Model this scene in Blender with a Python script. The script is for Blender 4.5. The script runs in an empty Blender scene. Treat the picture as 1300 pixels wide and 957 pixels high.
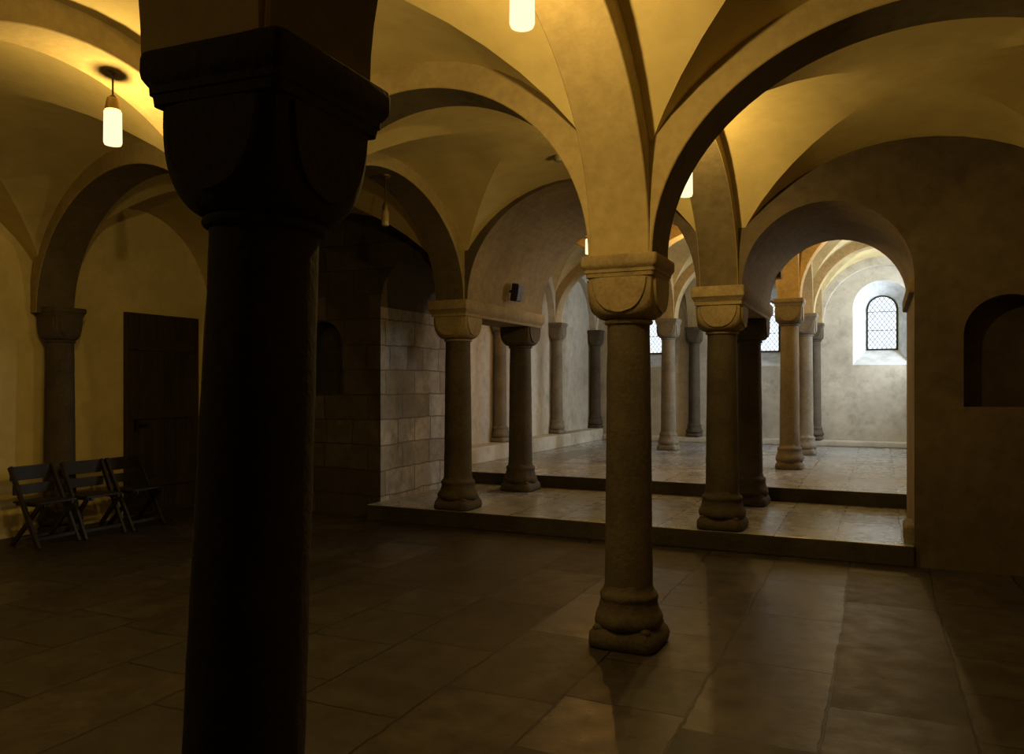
import bpy, bmesh, math
from math import sin, cos, pi, sqrt, radians
from mathutils import Vector, Matrix, noise as mnoise

S = bpy.context.scene
C = S.collection
S.view_settings.view_transform = 'Standard'

# ------------------------------------------------------------------ helpers
def obj_from_bm(name, bm, mat=None, smooth=False, angle=None, parent=None, loc=None, wear=0):
    bmesh.ops.recalc_face_normals(bm, faces=bm.faces)
    if wear:
        bm.normal_update()
        for v in bm.verts:
            v.co += v.normal*wear*(mnoise.noise(v.co*9)+.6*mnoise.noise(v.co*23)-.3)
    me = bpy.data.meshes.new(name)
    bm.to_mesh(me); bm.free()
    if smooth:
        me.polygons.foreach_set('use_smooth', [True]*len(me.polygons))
        if angle:
            me.set_sharp_from_angle(angle=radians(angle))
    o = bpy.data.objects.new(name, me)
    C.objects.link(o)
    if mat: me.materials.append(mat)
    if parent: o.parent = parent
    if loc: o.location = loc
    return o

def thing(o, label, cat, group=None, kind=None):
    o['label'] = label
    if cat: o['category'] = cat
    if group: o['group'] = group
    if kind: o['kind'] = kind
    return o

def struct(o, label=None, cat=None):
    o['kind'] = 'structure'
    if label: o['label'] = label
    if cat: o['category'] = cat
    return o

def empty(name, loc, rotz=0):
    e = bpy.data.objects.new(name, None)
    e.empty_display_size = .1
    C.objects.link(e); e.location = loc; e.rotation_euler = (0, 0, rotz)
    return e

def add_box(bm, x0, x1, y0, y1, z0, z1, bevel=0, seg=2):
    r = bmesh.ops.create_cube(bm, size=1)
    vs = r['verts']
    for v in vs:
        v.co = Vector(((x0+x1)/2+v.co.x*(x1-x0), (y0+y1)/2+v.co.y*(y1-y0), (z0+z1)/2+v.co.z*(z1-z0)))
    if bevel:
        es = list({e for v in vs for e in v.link_edges})
        bmesh.ops.bevel(bm, geom=es, offset=bevel, segments=seg, affect='EDGES', profile=.6)

def add_bar(bm, a, b, w, h, up=(0, 0, 1), bevel=.003):
    a = Vector(a); b = Vector(b); d = (b-a); L = d.length; d.normalize()
    u = Vector(up)
    s = d.cross(u)
    if s.length < 1e-4: s = d.cross(Vector((1, 0, 0)))
    s.normalize(); t = s.cross(d)
    r = bmesh.ops.create_cube(bm, size=1)
    M = Matrix((s, d, t)).transposed()
    for v in r['verts']:
        v.co = (a+b)/2 + M @ Vector((v.co.x*w, v.co.y*L, v.co.z*h))
    if bevel:
        es = list({e for v in r['verts'] for e in v.link_edges})
        bmesh.ops.bevel(bm, geom=es, offset=bevel, segments=1, affect='EDGES')

def add_lathe(bm, prof, n=40, cx=0, cy=0):
    rings = []
    for r, z in prof:
        rings.append([bm.verts.new((cx+r*cos(2*pi*i/n), cy+r*sin(2*pi*i/n), z)) for i in range(n)])
    for a, b in zip(rings, rings[1:]):
        for i in range(n):
            bm.faces.new((a[i], a[(i+1) % n], b[(i+1) % n], b[i]))
    bm.faces.new(rings[0][::-1]); bm.faces.new(rings[-1])

def add_sqloft(bm, prof, rc=.02, seg=3):
    """square loft with rounded vertical arrises"""
    rings = []
    for hx, hy, z in prof:
        ring = []
        for k, (sx, sy) in enumerate(((-1, -1), (1, -1), (1, 1), (-1, 1))):
            a0 = pi+k*pi/2
            for q in range(seg+1):
                a = a0+q*pi/2/seg
                ring.append(bm.verts.new((sx*(hx-rc)+rc*cos(a), sy*(hy-rc)+rc*sin(a), z)))
        rings.append(ring)
    n = len(rings[0])
    for a, b in zip(rings, rings[1:]):
        for i in range(n):
            bm.faces.new((a[i], a[(i+1) % n], b[(i+1) % n], b[i]))
    bm.faces.new(rings[0][::-1]); bm.faces.new(rings[-1])

def arc_pts(xa, xb, z, rise, n=28):
    c = (xa+xb)/2; a = (xb-xa)/2
    return [(c - a*cos(pi*i/n), z + rise*sin(pi*i/n)) for i in range(n+1)]

def extrude_poly(name, pts, y0, y1, mat):
    bm = bmesh.new()
    f = bm.faces.new([bm.verts.new((x, y0, z)) for x, z in pts])
    r = bmesh.ops.extrude_face_region(bm, geom=[f])
    for v in r['geom']:
        if isinstance(v, bmesh.types.BMVert): v.co.y = y1
    bmesh.ops.triangulate(bm, faces=[f for f in bm.faces if len(f.verts) > 4])
    return obj_from_bm(name, bm, mat)

def arched_profile(cx, w, z0, ztop, n=18):
    r = w/2
    p = [(cx-r, z0)]
    zs = ztop-r
    p += [(cx - r*cos(pi*i/n), zs + r*sin(pi*i/n)) for i in range(n+1)]
    p += [(cx+r, z0)]
    return p

def loft_cut(profs):
    bm = bmesh.new(); rings = []
    for pts in profs:
        rings.append([bm.verts.new(p) for p in pts])
    n = len(rings[0])
    for a, b in zip(rings, rings[1:]):
        for i in range(n):
            bm.faces.new((a[i], a[(i+1) % n], b[(i+1) % n], b[i]))
    bm.faces.new(rings[0][::-1]); bm.faces.new(rings[-1])
    return obj_from_bm('cutter', bm)

def cut(o, cutters):
    for c in cutters:
        m = o.modifiers.new('b', 'BOOLEAN'); m.operation = 'DIFFERENCE'; m.object = c; m.solver = 'EXACT'
    dg = bpy.context.evaluated_depsgraph_get()
    dg.update()
    me = bpy.data.meshes.new_from_object(o.evaluated_get(dg))
    o.modifiers.clear(); o.data = me
    for c in cutters: bpy.data.objects.remove(c, do_unlink=True)

def assign(o, mats, fn):
    """several materials on one object, some with shade put into the colour: fn(polygon)->slot"""
    o.data.materials.clear()
    for m in mats: o.data.materials.append(m)
    for p in o.data.polygons: p.material_index = fn(p)

# ------------------------------------------------------------------ materials
def nt(name):
    m = bpy.data.materials.new(name); m.use_nodes = True
    t = m.node_tree; b = t.nodes['Principled BSDF']
    return m, t, b

def N(t, typ, **kw):
    n = t.nodes.new(typ)
    for k, v in kw.items():
        if k in n.inputs: n.inputs[k].default_value = v
        else: setattr(n, k, v)
    return n

def mixc(t, fac, a, b, mode='MIX'):
    n = t.nodes.new('ShaderNodeMix'); n.data_type = 'RGBA'; n.blend_type = mode
    for idx, val in ((0, fac), (6, a), (7, b)):
        if isinstance(val, (int, float)): n.inputs[idx].default_value = val
        elif isinstance(val, tuple): n.inputs[idx].default_value = (*val, 1)
        else: t.links.new(val, n.inputs[idx])
    return n.outputs[2]

def ramp(t, src, p0, p1, o0=0, o1=1):
    n = t.nodes.new('ShaderNodeMapRange')
    n.inputs['From Min'].default_value = p0; n.inputs['From Max'].default_value = p1
    n.inputs['To Min'].default_value = o0; n.inputs['To Max'].default_value = o1
    t.links.new(src, n.inputs['Value']); return n.outputs[0]

def math_(t, op, a, b=None, c=None):
    n = N(t, 'ShaderNodeMath', operation=op)
    for i, v in enumerate((a, b, c)):
        if v is None: continue
        if isinstance(v, (int, float)): n.inputs[i].default_value = v
        else: t.links.new(v, n.inputs[i])
    return n.outputs[0]

def noise(t, vec, scale, detail=6, rough=.6):
    n = N(t, 'ShaderNodeTexNoise', Scale=scale, Detail=detail, Roughness=rough)
    t.links.new(vec, n.inputs['Vector']); return n.outputs[0]

def stone(name, c1, c2, big=.9, fine=14, rough=.85, bump=.25, dirt=(.1, .07, .04), dirtamt=.5, spk=.72):
    m, t, b = nt(name)
    pos = t.nodes.new('ShaderNodeNewGeometry').outputs['Position']
    n1 = noise(t, pos, big, 5); n2 = noise(t, pos, fine, 6); n3 = noise(t, pos, 2.7, 8, .7)
    col = mixc(t, ramp(t, n1, .35, .65), c1, c2)
    col = mixc(t, ramp(t, n2, .3, .7), col, mixc(t, 1.0, col, (spk, spk-.02, spk-.05), 'MULTIPLY'))
    col = mixc(t, math_(t, 'MULTIPLY', ramp(t, n3, .52, .72), dirtamt), col, dirt)
    t.links.new(col, b.inputs['Base Color'])
    b.inputs['Roughness'].default_value = rough
    b.inputs['Specular IOR Level'].default_value = .3
    bp = N(t, 'ShaderNodeBump', Strength=bump, Distance=.02)
    t.links.new(math_(t, 'ADD', n2, n3), bp.inputs['Height']); t.links.new(bp.outputs[0], b.inputs['Normal'])
    return m

def bricky(name, c1, c2, mortar, bw, rh, msize, vecmode, rough=(.7, .9), bump=.5, offset=.45, wob=.04, darker=(.1, .07, .05), bd=.02, tilt=.0, squash=.75, spec=.5, mdepth=1.6, dk=(.35, .75), fw=.02):
    m, t, b = nt(name)
    pos = t.nodes.new('ShaderNodeNewGeometry').outputs['Position']
    sx = t.nodes.new('ShaderNodeSeparateXYZ'); t.links.new(pos, sx.inputs[0])
    cb = t.nodes.new('ShaderNodeCombineXYZ')
    if vecmode == 'wall':
        t.links.new(math_(t, 'ADD', sx.outputs[0], sx.outputs[1]), cb.inputs[0])
        t.links.new(sx.outputs[2], cb.inputs[1])
    else:
        t.links.new(sx.outputs[1], cb.inputs[0]); t.links.new(sx.outputs[0], cb.inputs[1])
    nn = N(t, 'ShaderNodeTexNoise', Scale=1.1, Detail=2); t.links.new(pos, nn.inputs['Vector'])
    vm = N(t, 'ShaderNodeVectorMath', operation='MULTIPLY_ADD')
    t.links.new(nn.outputs['Color'], vm.inputs[0]); vm.inputs[1].default_value = (wob*2, wob*2, 0); t.links.new(cb.outputs[0], vm.inputs[2])
    nf = N(t, 'ShaderNodeTexNoise', Scale=9, Detail=4); t.links.new(pos, nf.inputs['Vector'])
    vm2 = N(t, 'ShaderNodeVectorMath', operation='MULTIPLY_ADD')
    t.links.new(nf.outputs['Color'], vm2.inputs[0]); vm2.inputs[1].default_value = (fw, fw, 0); t.links.new(vm.outputs[0], vm2.inputs[2])
    def brick(a, c, mo):
        br = N(t, 'ShaderNodeTexBrick', Scale=1.0)
        br.offset = offset; br.squash = squash; br.squash_frequency = 3
        br.inputs['Color1'].default_value = (*a, 1); br.inputs['Color2'].default_value = (*c, 1); br.inputs['Mortar'].default_value = (*mo, 1)
        br.inputs['Mortar Size'].default_value = msize; br.inputs['Mortar Smooth'].default_value = .2
        br.inputs['Brick Width'].default_value = bw; br.inputs['Row Height'].default_value = rh
        t.links.new(vm2.outputs[0], br.inputs['Vector'])
        return br
    br = brick(c1, c2, mortar); bid = brick((0, 0, 0), (1, 1, 1), (.5, .5, .5))
    rnd = t.nodes.new('ShaderNodeRGBToBW'); t.links.new(bid.outputs['Color'], rnd.inputs[0]); rnd = rnd.outputs[0]
    n2 = noise(t, pos, 5, 8, .7); n1 = noise(t, pos, .8, 4)
    col = mixc(t, ramp(t, n2, *dk), br.outputs['Color'], darker)
    col = mixc(t, ramp(t, n1, .4, .75), col, mixc(t, 1.0, col, (.6, .58, .55), 'MULTIPLY'))
    t.links.new(col, b.inputs['Base Color'])
    b.inputs['Specular IOR Level'].default_value = spec
    # worn slabs: polish differs from slab to slab, scuffed by finer noise
    rr = math_(t, 'ADD', ramp(t, rnd, 0, 1, rough[0], rough[1]), ramp(t, noise(t, pos, 6, 6), .3, .7, -.06, .10))
    t.links.new(rr, b.inputs['Roughness'])
    h = math_(t, 'MULTIPLY_ADD', br.outputs['Fac'], -mdepth, noise(t, pos, 3.2, 3, .5))
    h = math_(t, 'MULTIPLY_ADD', noise(t, pos, 22, 6, .7), .3, h)
    bp = N(t, 'ShaderNodeBump', Strength=bump, Distance=bd); t.links.new(h, bp.inputs['Height'])
    out = bp.outputs[0]
    if tilt:
        tv = t.nodes.new('ShaderNodeCombineXYZ')
        t.links.new(ramp(t, rnd, 0, 1, -tilt, tilt), tv.inputs[0])
        t.links.new(math_(t, 'MULTIPLY', math_(t, 'SINE', math_(t, 'MULTIPLY', rnd, 40.0)), tilt), tv.inputs[1])
        ad = N(t, 'ShaderNodeVectorMath', operation='ADD'); t.links.new(out, ad.inputs[0]); t.links.new(tv.outputs[0], ad.inputs[1])
        nm = N(t, 'ShaderNodeVectorMath', operation='NORMALIZE'); t.links.new(ad.outputs[0], nm.inputs[0]); out = nm.outputs[0]
    t.links.new(out, b.inputs['Normal'])
    return m

def plain(name, col, rough=.6, metal=0, nscale=20, var=.3):
    m, t, b = nt(name)
    pos = t.nodes.new('ShaderNodeTexCoord').outputs['Object']
    n = noise(t, pos, nscale, 4)
    t.links.new(mixc(t, n, col, tuple(c*(1-var) for c in col)), b.inputs['Base Color'])
    b.inputs['Roughness'].default_value = rough; b.inputs['Metallic'].default_value = metal
    return m

def wood(name, c1, c2, axis=2):
    m, t, b = nt(name)
    pos = t.nodes.new('ShaderNodeTexCoord').outputs['Object']
    mp = t.nodes.new('ShaderNodeMapping'); s = [22, 22, 22]; s[axis] = 1.5
    mp.inputs['Scale'].default_value = s; t.links.new(pos, mp.inputs[0])
    n = noise(t, mp.outputs[0], 1, 5)
    t.links.new(mixc(t, ramp(t, n, .35, .65), c1, c2), b.inputs['Base Color'])
    b.inputs['Roughness'].default_value = .55
    bp = N(t, 'ShaderNodeBump', Strength=.2, Distance=.005); t.links.new(n, bp.inputs['Height']); t.links.new(bp.outputs[0], b.inputs['Normal'])
    return m

M_vault = stone('vault_plaster', (.62, .505, .235), (.52, .42, .19), big=.5, fine=5, bump=.06, dirt=(.30, .235, .11), dirtamt=.3, spk=.86)
M_arch = stone('arch_stone', (.40, .315, .15), (.31, .24, .115), big=1.2, fine=16, bump=.12, dirt=(.15, .115, .055), dirtamt=.35, spk=.8)
M_under = stone('shaded_arch_underside', (.15, .115, .06), (.10, .078, .042), big=1.0, fine=12, bump=.2, dirt=(.05, .038, .02), dirtamt=.5)  # darker than the arch faces: underside shade put into the colour
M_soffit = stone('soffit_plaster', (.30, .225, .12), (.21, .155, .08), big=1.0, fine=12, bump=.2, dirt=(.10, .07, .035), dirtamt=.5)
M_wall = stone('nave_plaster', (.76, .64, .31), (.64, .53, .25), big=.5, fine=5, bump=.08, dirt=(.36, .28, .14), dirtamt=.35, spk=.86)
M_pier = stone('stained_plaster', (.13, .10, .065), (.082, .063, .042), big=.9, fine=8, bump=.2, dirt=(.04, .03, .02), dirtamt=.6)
M_choir = stone('choir_plaster', (.60, .57, .48), (.44, .41, .34), big=.8, fine=7, bump=.15, dirt=(.20, .18, .14), dirtamt=.6, spk=.8)
M_reveal = stone('pale_reveal', (.70, .74, .76), (.62, .65, .66), big=.8, fine=7, bump=.1, dirt=(.48, .49, .47), dirtamt=.3)  # paler and bluer than the choir wall
M_chvault = stone('choir_vault_plaster', (.68, .56, .29), (.55, .45, .23), big=.8, fine=7, bump=.12, dirt=(.26, .21, .12), dirtamt=.35, spk=.82)
M_charch = stone('choir_arch_stone', (.50, .385, .19), (.37, .28, .14), big=1.2, fine=22, bump=.15, dirt=(.14, .10, .05), dirtamt=.4)
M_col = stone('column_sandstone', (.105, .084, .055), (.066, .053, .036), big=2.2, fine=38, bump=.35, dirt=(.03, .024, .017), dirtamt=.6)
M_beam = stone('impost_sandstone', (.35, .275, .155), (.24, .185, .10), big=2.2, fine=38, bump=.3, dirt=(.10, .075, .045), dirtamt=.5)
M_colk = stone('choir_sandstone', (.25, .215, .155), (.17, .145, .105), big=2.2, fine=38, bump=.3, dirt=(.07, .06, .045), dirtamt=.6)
M_coldark = stone('shaded_sandstone', (.032, .022, .016), (.021, .015, .011), big=2.2, fine=30, bump=.45, dirt=(.012, .009, .007), dirtamt=.5, rough=.97)  # near column as a silhouette: its unlit side is put into the colour
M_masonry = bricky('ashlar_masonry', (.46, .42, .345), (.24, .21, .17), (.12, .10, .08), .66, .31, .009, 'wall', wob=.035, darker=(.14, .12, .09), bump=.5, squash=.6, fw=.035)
M_masdark = bricky('shaded_ashlar_masonry', (.09, .07, .046), (.045, .034, .024), (.02, .015, .011), .66, .31, .009, 'wall', wob=.035, darker=(.03, .022, .015), bump=.5, squash=.6, fw=.035)  # dark copy of the ashlar, shade of the front face put into its colour
M_floor = bricky('floor_slabs', (.078, .066, .053), (.038, .032, .026), (.010, .009, .008), 1.05, .62, .008, 'floor', rough=(.30, .58), bump=.45, darker=(.027, .022, .018), bd=.012, wob=.035, tilt=.016, squash=.6, spec=.34, mdepth=1.5, fw=.03)
M_floor2 = bricky('choir_floor_slabs', (.37, .385, .39), (.28, .29, .29), (.12, .12, .115), .9, .55, .009, 'floor', rough=(.16, .34), bump=.18, darker=(.26, .265, .265), bd=.012, wob=.03, tilt=.014, squash=.6, spec=.7, dk=(.4, .8))
M_riser = stone('shaded_riser_stone', (.065, .054, .041), (.04, .033, .025), big=1.5, fine=18, bump=.4, dirt=(.02, .017, .013), dirtamt=.7)  # far darker than the treads: riser shade put into the colour
M_doorwood = wood('dark_oak', (.045, .028, .014), (.025, .016, .008))
M_chair = wood('chair_beech', (.018, .011, .006), (.010, .007, .004))
M_metal = plain('dark_metal', (.05, .045, .04), .45, .8)
M_brass = plain('lamp_brass', (.35, .25, .12), .4, .9)
M_black = plain('black_plastic', (.012, .012, .012), .5)
M_white = plain('cream_plastic', (.3, .25, .17), .5)

def glass_lit(name, col, s):
    m, t, b = nt(name); t.nodes.remove(b)
    e = N(t, 'ShaderNodeEmission', Strength=s); e.inputs[0].default_value = (*col, 1)
    tr = N(t, 'ShaderNodeBsdfTransparent'); mx = N(t, 'ShaderNodeMixShader'); mx.inputs[0].default_value = .6
    t.links.new(tr.outputs[0], mx.inputs[1]); t.links.new(e.outputs[0], mx.inputs[2])
    t.links.new(mx.outputs[0], t.nodes['Material Output'].inputs[0]); return m
M_lit = glass_lit('lit_opal_glass', (1, .78, .42), 1.9)
M_unlit = plain('unlit_opal_glass', (.35, .28, .15), .3)

def pane_mat(name, s):
    m, t, b = nt(name); t.nodes.remove(b)
    tc = t.nodes.new('ShaderNodeTexCoord').outputs['Object']
    sx = t.nodes.new('ShaderNodeSeparateXYZ'); t.links.new(tc, sx.inputs[0])
    outs = []
    for sg in (1, -1):
        a = math_(t, 'MULTIPLY_ADD', sx.outputs[0], sg*1.35, sx.outputs[2])
        outs.append(math_(t, 'PINGPONG', math_(t, 'MULTIPLY', a, 1/.12), .5))
    f = ramp(t, math_(t, 'MINIMUM', outs[0], outs[1]), .03, .15)
    nz = noise(t, tc, 9, 3)
    c = mixc(t, ramp(t, nz, .3, .7), (.50, .57, .64), (.72, .76, .80))
    c = mixc(t, f, (.15, .17, .19), c)
    e = N(t, 'ShaderNodeEmission', Strength=s); t.links.new(c, e.inputs[0])
    t.links.new(e.outputs[0], t.nodes['Material Output'].inputs[0]); return m
M_pane = pane_mat('leaded_daylight_glass', 2.1)
M_pane2 = pane_mat('added_window_glow_side', 55)  # strong glow for the added side windows
M_pane3 = pane_mat('added_window_glow_bright', 105)

# ------------------------------------------------------------------ dimensions
XL, XR = -6.9, 3.35          # nave side walls
YB = -6.5                    # nave rear wall
ZS = 2.39                    # springing, nave
ZC = 2.57                    # springing, step columns
CRV, CRA = 3.78, 3.62        # crowns of web / arch
CX0, CX1, CY0, CY1 = -4.75, 2.7, 5.2, 12.9   # choir
ZF2 = .36; ZK = 2.9

# ------------------------------------------------------------------ floor
def boxobj(name, x0, x1, y0, y1, z0, z1, mat, bevel=0):
    bm = bmesh.new(); add_box(bm, x0, x1, y0, y1, z0, z1, bevel)
    return obj_from_bm(name, bm, mat)
struct(boxobj('floor', XL-.3, XR+.3, YB-.3, 5.4, -.2, 0, M_floor), 'dark worn sandstone slab floor of the crypt', 'floor')
o = boxobj('floor', -4.12, 1.70, 3.0, 5.36, 0, .19, M_floor2, .015)
assign(o, [M_floor2, M_riser], lambda p: 0 if p.normal.z > .3 else 1)
struct(o, 'worn stone step platform between the column pairs', 'floor')
o = boxobj('floor', CX0-.1, CX1+.1, 5.34, CY1+.1, 0.0, ZF2, M_floor2, .015)
assign(o, [M_floor2, M_riser], lambda p: 0 if p.normal.z > .3 else 1)
struct(o, 'raised grey stone slab floor of the choir', 'floor')

# ------------------------------------------------------------------ walls
struct(boxobj('wall_left', XL-.3, XL, YB-.3, 3.4, 0, 5, M_wall), 'ochre plastered side wall', 'wall')
struct(boxobj('wall_right', XR, XR+.3, YB-.3, 3.1, 0, 5, M_wall), 'ochre plastered side wall', 'wall')
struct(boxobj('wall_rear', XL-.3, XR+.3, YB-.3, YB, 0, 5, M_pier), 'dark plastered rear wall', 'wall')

pts = [(3.65, 0), (3.65, 5), (-3.0, 5), (-3.0, ZC)] + arc_pts(-2.78, -.22, ZC, 1.2, 36) + arc_pts(.22, 1.70, ZC, .74, 28) + [(1.70, 0)]
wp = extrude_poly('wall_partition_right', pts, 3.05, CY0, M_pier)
np_ = arched_profile(2.42, .68, 1.42, 2.38)
cut(wp, [loft_cut([[(x, 2.9, z) for x, z in np_], [(x, 3.45, z) for x, z in np_]])])
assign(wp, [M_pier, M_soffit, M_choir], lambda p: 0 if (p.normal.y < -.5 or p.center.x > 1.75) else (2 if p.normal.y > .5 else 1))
struct(wp, 'thick stained plaster wall with arched openings and a niche', 'wall')
pts = [(-3.0, 5), (XL-.3, 5), (XL-.3, 0), (-4.1, 0)] + arc_pts(-4.1, -3.22, ZC, .56, 24) + [(-3.0, ZC)]
wl = extrude_poly('wall_partition_left', pts, 3.27, CY0, M_masonry)
np_ = arched_profile(-4.98, .62, 1.5, 2.42)
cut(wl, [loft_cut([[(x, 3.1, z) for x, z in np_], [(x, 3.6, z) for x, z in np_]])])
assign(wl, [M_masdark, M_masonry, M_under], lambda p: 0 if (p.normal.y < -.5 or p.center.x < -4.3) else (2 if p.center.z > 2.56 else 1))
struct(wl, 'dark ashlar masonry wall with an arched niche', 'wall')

# choir walls
wb = boxobj('wall_choir_end', CX0-.5, CX1+.5, CY1, CY1+.75, 0, 5, M_choir)
WX = [1.47, -.85, -3.3]
def win_cut_y(cx):
    a = arched_profile(cx, 1.14, 2.0, 3.78); b_ = arched_profile(cx, .58, 2.36, 3.48)
    return loft_cut([[(x, CY1-.05, z) for x, z in a], [(x, CY1+.5, z) for x, z in b_], [(x, CY1+.9, z) for x, z in b_]])
cut(wb, [win_cut_y(x) for x in WX])
assign(wb, [M_choir, M_reveal], lambda p: 1 if CY1+.02 < p.center.y < CY1+.74 and p.center.x > CX0 and p.center.x < CX1 and .1 < p.center.z < 4.9 else 0)
struct(wb, 'grey weathered plaster wall with splayed arched windows', 'wall')
struct(boxobj('wall_choir_left', CX0-.5, CX0, CY0, CY1+.1, 0, 5, M_choir), 'weathered grey plaster choir side wall', 'wall')
wr = boxobj('wall_choir_right', CX1, CX1+.5, CY0, CY1+.1, 0, 5, M_choir)
WY = [9.05, 11.65]  # unseen side windows, added to light the choir
def win_cut_x(cy):
    a = arched_profile(cy, 1.12, 2.08, 3.76); b_ = arched_profile(cy, .7, 2.3, 3.55)
    return loft_cut([[(CX1-.05, y, z) for y, z in a], [(CX1+.3, y, z) for y, z in b_], [(CX1+.7, y, z) for y, z in b_]])
cut(wr, [win_cut_x(y) for y in WY])
struct(wr, 'weathered grey plaster choir side wall with added splayed windows out of view', 'wall')

wn = 0
def window(loc, rot, mat, w, z0, z1):
    """frame mesh + glass child; local x across, z up"""
    global wn
    wn += 1
    prof = arched_profile(0, w, z0, z1); inn = arched_profile(0, w-.06, z0+.03, z1-.03)
    bm = bmesh.new()
    R = [[bm.verts.new((x, y, z)) for x, z in p] for p, y in ((prof, -.02), (inn, -.02), (inn, .02), (prof, .02))]
    n = len(prof)
    for k in range(4):
        a, b = R[k], R[(k+1) % 4]
        for i in range(n): bm.faces.new((a[i], a[(i+1) % n], b[(i+1) % n], b[i]))
    for zz in (z0+(z1-z0)*.36, z0+(z1-z0)*.70):
        add_box(bm, -w/2+.02, w/2-.02, -.010, .010, zz-.005, zz+.005)
    fr = obj_from_bm('window_%d' % wn, bm, M_metal)
    fr.location = loc; fr.rotation_euler = (0, 0, rot)
    struct(fr, 'arched window with diamond leaded glass in a metal frame', 'window')
    bm = bmesh.new()
    bm.faces.new([bm.verts.new((x, .008, z)) for x, z in inn])
    bmesh.ops.triangulate(bm, faces=bm.faces[:])
    obj_from_bm('window_glass', bm, mat, parent=fr)
for x in WX: window((x, CY1+.48, 0), 0, M_pane, .59, 2.35, 3.49)
for y, mm in zip(WY, (M_pane2, M_pane3)): window((CX1+.29, y, 0), -pi/2, mm, .72, 2.28, 3.57)

# ------------------------------------------------------------------ vault webs
def vault(bays, mat, label):
    bm = bmesh.new(); n = 26
    for c00, c10, c11, c01, crown in bays:
        g = {}
        for i in range(n+1):
            for j in range(n+1):
                s = -cos(pi*i/n); t = -cos(pi*j/n)
                u, v = (s+1)/2, (t+1)/2
                p = [c00[k]*(1-u)*(1-v)+c10[k]*u*(1-v)+c11[k]*u*v+c01[k]*(1-u)*v for k in range(3)]
                hx, hy = sin(pi*i/n), sin(pi*j/n)
                h = max(hx, hy)
                z = p[2]+(crown-p[2])*h + .07*(1-s*s)*(1-t*t)
                g[i, j] = bm.verts.new((p[0], p[1], z))
        for i in range(n):
            for j in range(n):
                a, b, c, d = g[i, j], g[i+1, j], g[i+1, j+1], g[i, j+1]
                if i == j: bm.faces.new((a, b, c)); bm.faces.new((a, c, d))
                elif i+j == n-1: bm.faces.new((a, b, d)); bm.faces.new((b, c, d))
                else: bm.faces.new((a, b, c, d))
    o = obj_from_bm('ceiling', bm, mat, smooth=True, angle=14)
    return struct(o, label, 'ceiling')

YP = .95   # wall pilaster row offset on the left wall
nx = [XL, -3.0, 0.0, XR]; ny = [YB, -3.23, 0.0, 3.3]
def node(i, j, z=ZS):
    y = ny[j]
    if i == 0 and j == 2: y = YP
    return (nx[i], y, z)
bays = [(node(i, j), node(i+1, j), node(i+1, j+1), node(i, j+1), CRV) for i in range(3) for j in range(3)]
vault(bays, M_vault, 'ochre plastered groin vaults of the crypt')
kx = [CX0, -2.3, .2, CX1]; ky = [CY0-.05, 7.7, 10.4, CY1+.02]
def knode(i, j):
    z = ZK
    if j == 0 and i == 1: z = 3.6
    return (kx[i], ky[j], z)
bays = [(knode(i, j), knode(i+1, j), knode(i+1, j+1), knode(i, j+1), 4.2) for i in range(3) for j in range(3)]
vault(bays, M_chvault, 'pale plastered groin vaults of the choir')

# ------------------------------------------------------------------ arches
def arch(p0, p1, z0, z1, crown, w, inset, ex, mat, label, group, sof=None):
    p0 = Vector(p0); p1 = Vector(p1); d = p1-p0; L = d.length; d.normalize(); s = Vector((-d.y, d.x)); mid = (p0+p1)/2
    a = L/2-inset; n = 48
    bm = bmesh.new(); rings = []
    ch = .006
    for i in range(n+1):
        c = -cos(pi*i/n); sn = sin(pi*i/n); zb = z0+(z1-z0)*(c+1)/2
        def P(off, zz, lat):
            q = mid + d*((a+off)*c) + s*lat
            return bm.verts.new((q.x, q.y, zb+(zz-zb)*sn))
        rings.append([P(0, crown, -w/2+ch), P(0, crown, w/2-ch), P(ch, crown+ch, w/2), P(inset, crown+ex, w/2), P(inset, crown+ex, -w/2), P(ch, crown+ch, -w/2)])
    for A, B in zip(rings, rings[1:]):
        for k in range(6):
            f = bm.faces.new((A[k], A[(k+1) % 6], B[(k+1) % 6], B[k]))
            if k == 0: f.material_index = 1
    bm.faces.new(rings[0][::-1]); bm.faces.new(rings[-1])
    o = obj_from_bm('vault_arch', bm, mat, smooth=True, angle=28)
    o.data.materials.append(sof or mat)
    thing(o, label, 'arch', group, 'structure')
    return o
LB = 'broad ochre stone arch springing between crypt columns'
for j in (1, 2):
    for i in range(3):
        a = node(i, j); b = node(i+1, j)
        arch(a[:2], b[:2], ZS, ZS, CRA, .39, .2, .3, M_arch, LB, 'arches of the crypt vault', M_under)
for i in (1, 2):
    arch((nx[i], YB), (nx[i], -3.23), ZS, ZS, CRA, .37, .2, .3, M_arch, LB, 'arches of the crypt vault', M_arch)
    arch((nx[i], -3.23), (nx[i], 0), ZS, ZS, CRA, .37, .2, .3, M_arch, LB, 'arches of the crypt vault', M_arch)
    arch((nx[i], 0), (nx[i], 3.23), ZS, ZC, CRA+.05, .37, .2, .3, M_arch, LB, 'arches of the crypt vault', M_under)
LK = 'pale stone arch of the choir vault'
for j in (1, 2, 3):
    for i in range(3):
        arch(knode(i, j)[:2], knode(i+1, j)[:2], ZK, ZK, 4.04, .3, .16, .25, M_charch if j < 3 else M_choir, LK, 'arches of the choir vault')
for i in range(4):
    for j in range(3):
        a = knode(i, j); b = knode(i, j+1)
        arch(a[:2], b[:2], a[2], b[2], 4.04, .3, .16, .25, M_charch if 0 < i < 3 else M_choir, LK, 'arches of the choir vault')

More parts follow.
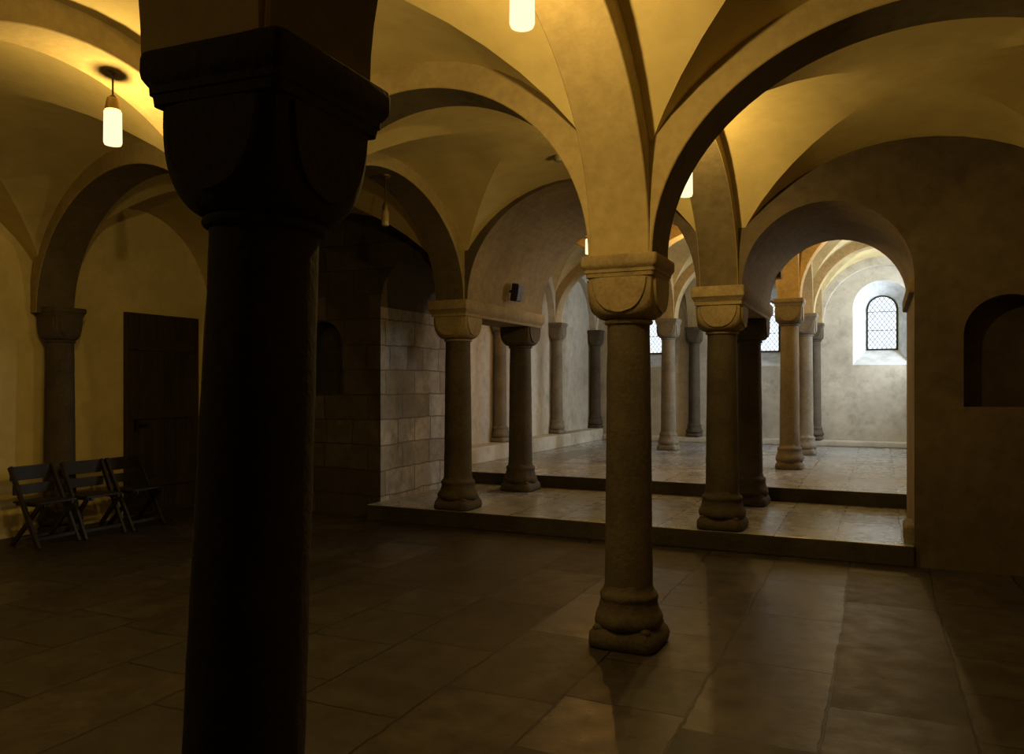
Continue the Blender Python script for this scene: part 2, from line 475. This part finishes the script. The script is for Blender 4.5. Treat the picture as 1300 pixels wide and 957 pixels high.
# ------------------------------------------------------------------ columns
def column(x, y, z0, H, label, group, r=.15, half=.22, abacus=.13, caph=.25, mat=None, abk=1.0, name='column', bz=1.0, tilt=None, capmat=None, round_=1.36):
    mat = mat or M_col; capmat = capmat or mat
    e = empty(name, (x, y, z0))
    thing(e, label, 'column', group)
    if tilt: e.rotation_euler = tilt
    # base
    bm = bmesh.new()
    hp = half
    h1 = .13*bz
    add_sqloft(bm, [(hp-.01, hp-.01, 0), (hp, hp, .015), (hp, hp, h1*.4), (hp-.01, hp-.01, h1*.65), (hp-.035, hp-.035, h1*.9), (hp-.06, hp-.06, h1)], rc=.085, seg=6)
    k = r/.15
    pr = [(.19*k, .10*bz), (.213*k, .13*bz), (.218*k, .155*bz), (.213*k, .18*bz), (.198*k, .205*bz), (.188*k, .22*bz), (.181*k, .245*bz), (.175*k, .275*bz),
          (.178*k, .287*bz), (.182*k, .30*bz), (.180*k, .315*bz), (.172*k, .328*bz), (.162*k, .338*bz), (.155*k, .355*bz), (r, .38*bz)]
    add_lathe(bm, pr, 48)
    for sx in (-1, 1):
        for sy in (-1, 1):   # worn corner spurs
            rr = bmesh.ops.create_icosphere(bm, subdivisions=2, radius=1)
            for v in rr['verts']:
                c = v.co.copy()
                lx = (c.x+c.y)/sqrt(2)*.075; ly = (c.x-c.y)/sqrt(2)*.05
                v.co = Vector((sx*(hp-.10), sy*(hp-.10), .115*bz)) + Vector((sx*(lx+ly)/sqrt(2), sy*(lx-ly)/sqrt(2), c.z*.036*bz))
    obj_from_bm('base', bm, mat, smooth=True, angle=65, parent=e, wear=.010)
    zc1 = H-abacus; zc0 = zc1-caph
    bm = bmesh.new()
    sp = []
    for i in range(21):
        u = i/20; sp.append((r*(1-.1*u-.02*u*u), .355*bz+(zc0-.03-.355*bz)*u))
    add_lathe(bm, sp, 48)
    obj_from_bm('shaft', bm, mat, smooth=True, angle=50, parent=e, wear=.003)
    # capital
    bm = bmesh.new(); rt = r*.9
    nk = [(rt*.9, zc0-.035)]
    for i in range(7):
        a = -pi/2+pi*i/6; nk.append((rt+.002+.014*cos(a), zc0-.015+.014*sin(a)))
    nk.append((rt*.9, zc0+.005)); add_lathe(bm, nk, 40)
    hs = half*.95; n = 72; m = 16; Rm = hs*round_
    def RR(u): return rt+(Rm-rt)*(1-(1-u)**2.3)**.5
    rings = []
    for q in range(m+1):
        u = (q/m)**1.5; R_ = RR(u); ring = []
        for i in range(n):
            f = 2*pi*i/n
            sq = hs/max(abs(cos(f)), abs(sin(f)))
            p_ = 14
            rr = (R_**-p_+sq**-p_)**(-1/p_)
            ring.append(bm.verts.new((rr*cos(f), rr*sin(f), zc0+u*(zc1-zc0))))
        rings.append(ring)
    for A, B in zip(rings, rings[1:]):
        for i in range(n): bm.faces.new((A[i], A[(i+1) % n], B[(i+1) % n], B[i]))
    bm.faces.new(rings[0][::-1]); bm.faces.new(rings[-1])
    # raised shields
    prof = []
    for q in range(13):
        u = .12+.86*q/12
        x2 = RR(u)**2-hs**2
        if x2 > 0: prof.append((.86*sqrt(x2), zc0+(u+.03)*(zc1-zc0) if u < .93 else zc1-.012))
    prof[-1] = (prof[-1][0], zc1-.012)
    out = [(xx, zz) for xx, zz in prof] + [(-xx, zz) for xx, zz in prof[::-1]]
    for k4 in range(4):
        Mx = Matrix.Rotation(k4*pi/2, 3, 'Z')
        A = [bm.verts.new(Mx @ Vector((xx, -hs-.007, zz))) for xx, zz in out]
        B = [bm.verts.new(Mx @ Vector((xx*1.06, -hs+.012, zz))) for xx, zz in out]
        bm.faces.new(A); L_ = len(A)
        for i in range(L_): bm.faces.new((A[i], A[(i+1) % L_], B[(i+1) % L_], B[i]))
    obj_from_bm('capital', bm, capmat, smooth=True, angle=32, parent=e)
    if abacus > 0.02:
        bm = bmesh.new(); h = half*abk; A_ = abacus
        add_sqloft(bm, [(h*.96, h*.96, zc1), (h*.975, h*.975, zc1+A_*.18), (h*1.0, h*1.0, zc1+A_*.2), (h*1.005, h*1.005, zc1+A_*.34), (h*1.04, h*1.04, zc1+A_*.42), (h*1.07, h*1.07, zc1+A_*.5), (h*1.08, h*1.08, zc1+A_*.6), (h*1.08, h*1.08, H-.018), (h*1.065, h*1.065, H-.004), (h*1.04, h*1.04, H)], rc=.022)
        obj_from_bm('abacus', bm, capmat, smooth=True, angle=30, parent=e)
    return e

GN = 'columns of the crypt'; GC = 'columns of the choir'
tl = radians(2.3)
column(-.058, -3.262, 0, ZS, 'stout sandstone column with cushion capital, coloured near-black as if unlit', GN, r=.152, half=.204, abacus=.125, caph=.25, mat=M_coldark, tilt=(-tl*sin(radians(25)), tl*cos(radians(25)), 0), round_=1.3)
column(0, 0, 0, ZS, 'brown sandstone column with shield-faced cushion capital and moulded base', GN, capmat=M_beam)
column(-3, 0, 0, ZS, 'brown sandstone column with cushion capital', GN)
column(-3, -3.23, 0, ZS, 'brown sandstone column with cushion capital', GN)
for x in (-3, 0):
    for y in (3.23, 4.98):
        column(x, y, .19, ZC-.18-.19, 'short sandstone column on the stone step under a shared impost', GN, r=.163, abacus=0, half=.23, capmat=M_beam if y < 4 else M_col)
    bm = bmesh.new()
    h = .23; L2 = (5.24-2.96)/2
    add_sqloft(bm, [(h*.99, L2-.04, 0), (h*.99, L2-.04, .03), (h*1.07, L2-.02, .06), (h*1.1, L2, .08), (h*1.1, L2, .168), (h*1.07, L2-.006, .18)], rc=.015)
    o = obj_from_bm('impost_beam', bm, M_beam, smooth=True, angle=30, loc=(x, (5.24+2.96)/2, ZC-.18))
    thing(o, 'long moulded sandstone impost resting on two columns', 'stone beam', 'impost beams')
HK = ZK-ZF2
for i in (1, 2):
    for j in (1, 2):
        column(kx[i], ky[j], ZF2, HK, 'slender sandstone choir column with cushion capital', GC, r=.145, half=.2, abacus=.12, mat=M_colk)
# wall half-columns of the choir (standing on the bench)
for j in (1, 2):
    column(CX0+.13, ky[j], ZF2+.26, HK-.26, 'slim half-column against the choir side wall, on a stone bench', GC, r=.115, half=.16, abacus=.1, bz=.8, mat=M_colk)
    column(CX1-.13, ky[j], ZF2, HK, 'slim half-column against the choir side wall', GC, r=.115, half=.16, abacus=.1, bz=.8, mat=M_colk)
for i in (1, 2):
    column(kx[i], CY1-.12, ZF2+.12, HK-.12, 'dark half-column between the choir windows', GC, r=.13, half=.17, abacus=.1, bz=.8)
column(CX0+.15, CY1-.12, ZF2+.26, HK-.26, 'slim half-column in the choir corner', GC, r=.12, half=.16, abacus=.1, bz=.8)
# nave wall pilasters
column(XL+.2, YP, 0, ZS+.06, 'half-column with flared capital against the plaster side wall', GN, r=.155, half=.175, mat=M_col, abacus=.1)
column(XR-.12, 0, 0, ZS, 'half-column against the plaster side wall', GN, r=.15, half=.2)

# benches and trims
o = boxobj('stone_bench', CX0+.002, CX0+.36, 5.4, CY1-.2, ZF2, ZF2+.26, M_choir, .015)
thing(o, 'low worn stone bench running along the choir wall', 'bench')
o = boxobj('stone_bench', CX0+.37, CX1-.01, CY1-.28, CY1-.002, ZF2, ZF2+.12, M_choir, .03)
thing(o, 'low rough stone ledge under the choir windows', 'bench')
bm = bmesh.new(); add_box(bm, 1.655, 1.9, 3.07, 5.18, 2.43, 2.56, .02); struct(obj_from_bm('trim_1', bm, M_soffit), 'worn stone impost on the pier', 'trim')
bm = bmesh.new(); add_box(bm, 1.62, 1.8, 3.08, 3.55, .15, .36, .05, 3); struct(obj_from_bm('trim_2', bm, M_colk), 'low worn stone block at the pier foot', 'trim')

# ------------------------------------------------------------------ door on left wall
bm = bmesh.new()
dy0, dy1 = 1.9, 3.02
nb = 6
for i in range(nb):
    a = dy0+(dy1-dy0)*i/nb; b = dy0+(dy1-dy0)*(i+1)/nb
    add_box(bm, XL, XL+.06, a+.003, b-.003, .02, 2.5, .006)
for z in (.4, 1.25, 2.1):
    add_box(bm, XL+.05, XL+.085, dy0+.04, dy1-.04, z-.06, z+.06, .006)
d = obj_from_bm('door_1', bm, M_doorwood)
struct(d, 'tall dark oak plank door on the plaster wall', 'door')
bm = bmesh.new(); add_box(bm, XL+.06, XL+.12, dy0+.1, dy0+.13, 1.05, 1.2, .006); add_box(bm, XL+.1, XL+.125, dy0+.1, dy0+.25, 1.11, 1.135, .005)
obj_from_bm('handle', bm, M_metal, parent=d)

# ------------------------------------------------------------------ chairs
def make_chair(loc, rot, src=None):
    e = empty('folding_chair', loc, rot)
    thing(e, 'dark wooden slatted folding chair standing by the wall', 'chair', 'folding chairs along the wall')
    if src:
        for ch in src.children:
            c = ch.copy(); c.parent = e; C.objects.link(c)
        return e
    W = .225
    def part(name, fn):
        bm = bmesh.new(); fn(bm); obj_from_bm(name, bm, M_chair, parent=e)
    for sy in (-1, 1):
        part('leg', lambda bm: add_bar(bm, (.2, sy*W, 0.0), (-.2, sy*W, .79), .03, .05))
        part('leg', lambda bm: add_bar(bm, (-.22, sy*(W-.034), 0.0), (.18, sy*(W-.034), .43), .03, .044))
    def seat(bm):
        for i in range(7):
            x = -.16+i*.055; add_box(bm, x-.025, x+.025, -W+.02, W-.02, .43, .45, .003)
        for sy in (-1, 1): add_box(bm, -.19, .2, sy*(W-.07)-.013, sy*(W-.07)+.013, .40, .431, .003)
    part('seat', seat)
    def back(bm):
        add_box(bm, -.208, -.186, -W, W, .65, .79, .004)
        add_box(bm, -.168, -.148, -W, W, .51, .61, .004)
    part('backrest', back)
    part('stretcher', lambda bm: add_bar(bm, (.16, -W, .09), (.16, W, .09), .024, .036))
    part('stretcher', lambda bm: add_bar(bm, (-.16, -W+.034, .07), (-.16, W-.034, .07), .024, .036))
    return e
CXX = -6.25
c0 = make_chair((CXX, .47, 0), radians(4))
make_chair((CXX+.02, 1.0, 0), radians(-2), c0)
make_chair((CXX, 1.54, 0), radians(5), c0)

# ------------------------------------------------------------------ lamps
def lamp(x, y, ztop, zbot, lit=True, power=30, col=(1, .67, .21), gh=.23):
    e = empty('pendant_lamp', (x, y, ztop))
    thing(e, 'lit cylindrical opal glass pendant lamp on a thin rod' if lit else 'unlit cylindrical glass pendant lamp on a thin rod', 'lamp', 'pendant lamps under the arches')
    zb = zbot-ztop; k = gh/.23
    bm = bmesh.new(); add_lathe(bm, [(.055, 0.01), (.055, -.012), (.03, -.03), (.012, -.035)], 24); obj_from_bm('ceiling_canopy', bm, M_brass, True, 30, e)
    bm = bmesh.new(); add_lathe(bm, [(.006, -.02), (.006, zb+gh+.07)], 12); obj_from_bm('rod', bm, M_metal, True, 30, e)
    bm = bmesh.new(); add_lathe(bm, [(.02*k, zb+gh+.09), (.035*k, zb+gh+.075), (.048*k, zb+gh+.01), (.048*k, zb+gh)], 24); obj_from_bm('lamp_cap', bm, M_brass, True, 30, e)
    bm = bmesh.new(); add_lathe(bm, [(.04*k, zb+gh), (.054*k, zb+gh-.012), (.056*k, zb+.02), (.05*k, zb+.004), (.03*k, zb)], 32); obj_from_bm('glass_shade', bm, M_lit if lit else M_unlit, True, 40, e)
    if lit:
        l = bpy.data.lights.new('bulb', 'POINT'); l.energy = power; l.color = col; l.shadow_soft_size = .03
        lo = bpy.data.objects.new('bulb', l); C.objects.link(lo); lo.parent = e; lo.location = (0, 0, zb+gh*.3)
lamp(0, -1.62, CRA, 3.17, power=155)
lamp(-3, -1.3, CRA, 3.13, power=115, gh=.225)
lamp(0, 1.6, CRA+.05, 3.13, power=125)
lamp(-2.98, 1.72, CRA+.05, 3.17, lit=False, gh=.15)
lamp(-3, -4.86, CRA, 3.15, power=75)  # added behind the camera, out of view, to fill the left wall
lamp(-2.50, 6.35, 4.0, 3.56, power=90, col=(1, .48, .10))
lamp(.2, 6.35, 4.0, 3.62, power=85, col=(1, .60, .16))
lamp(1.45, 7.7, 4.04, 3.74, power=120, col=(1, .62, .18))
lamp(-1.05, 7.7, 4.04, 3.74, power=70, col=(1, .62, .18))  # hidden lamp added to warm the choir vaults

# loudspeaker on the barrel arch, detector on the vault
e = empty('loudspeaker', (-2.665, 4.12, 2.76), radians(-10)); thing(e, 'small black box loudspeaker fixed above the impost', 'loudspeaker')
bm = bmesh.new(); add_box(bm, -.045, .05, -.06, .06, -.11, .11, .012)
o = obj_from_bm('body', bm, M_black, parent=e); o.rotation_euler = (0, radians(10), 0)
bm = bmesh.new(); add_box(bm, .05, .057, -.05, .05, -.095, .095, .003)
o = obj_from_bm('grille', bm, M_black, parent=e); o.rotation_euler = (0, radians(10), 0)
bm = bmesh.new(); add_bar(bm, (-.1, 0, .02), (-.04, 0, .02), .03, .03); obj_from_bm('bracket', bm, M_metal, parent=e)
bm = bmesh.new(); add_lathe(bm, [(.05, .03), (.05, 0), (.04, -.02), (.015, -.025)], 24)
o = obj_from_bm('smoke_detector', bm, M_white, True, 30, loc=(-1.4, 2.35, 3.80)); thing(o, 'small round cream smoke detector on the vault', 'smoke detector')

# ------------------------------------------------------------------ world, camera
w = bpy.data.worlds.new('World'); S.world = w; w.use_nodes = True
w.node_tree.nodes['Background'].inputs[0].default_value = (.4, .5, .7, 1)
w.node_tree.nodes['Background'].inputs[1].default_value = .02
cam = bpy.data.cameras.new('camera'); co = bpy.data.objects.new('camera', cam); C.objects.link(co)
cam.sensor_width = 36; cam.lens = 27.69; cam.shift_y = .00885; cam.clip_start = .05
co.location = (1.419, -4.768, 1.6); co.rotation_euler = (pi/2, 0, radians(25))
S.camera = co
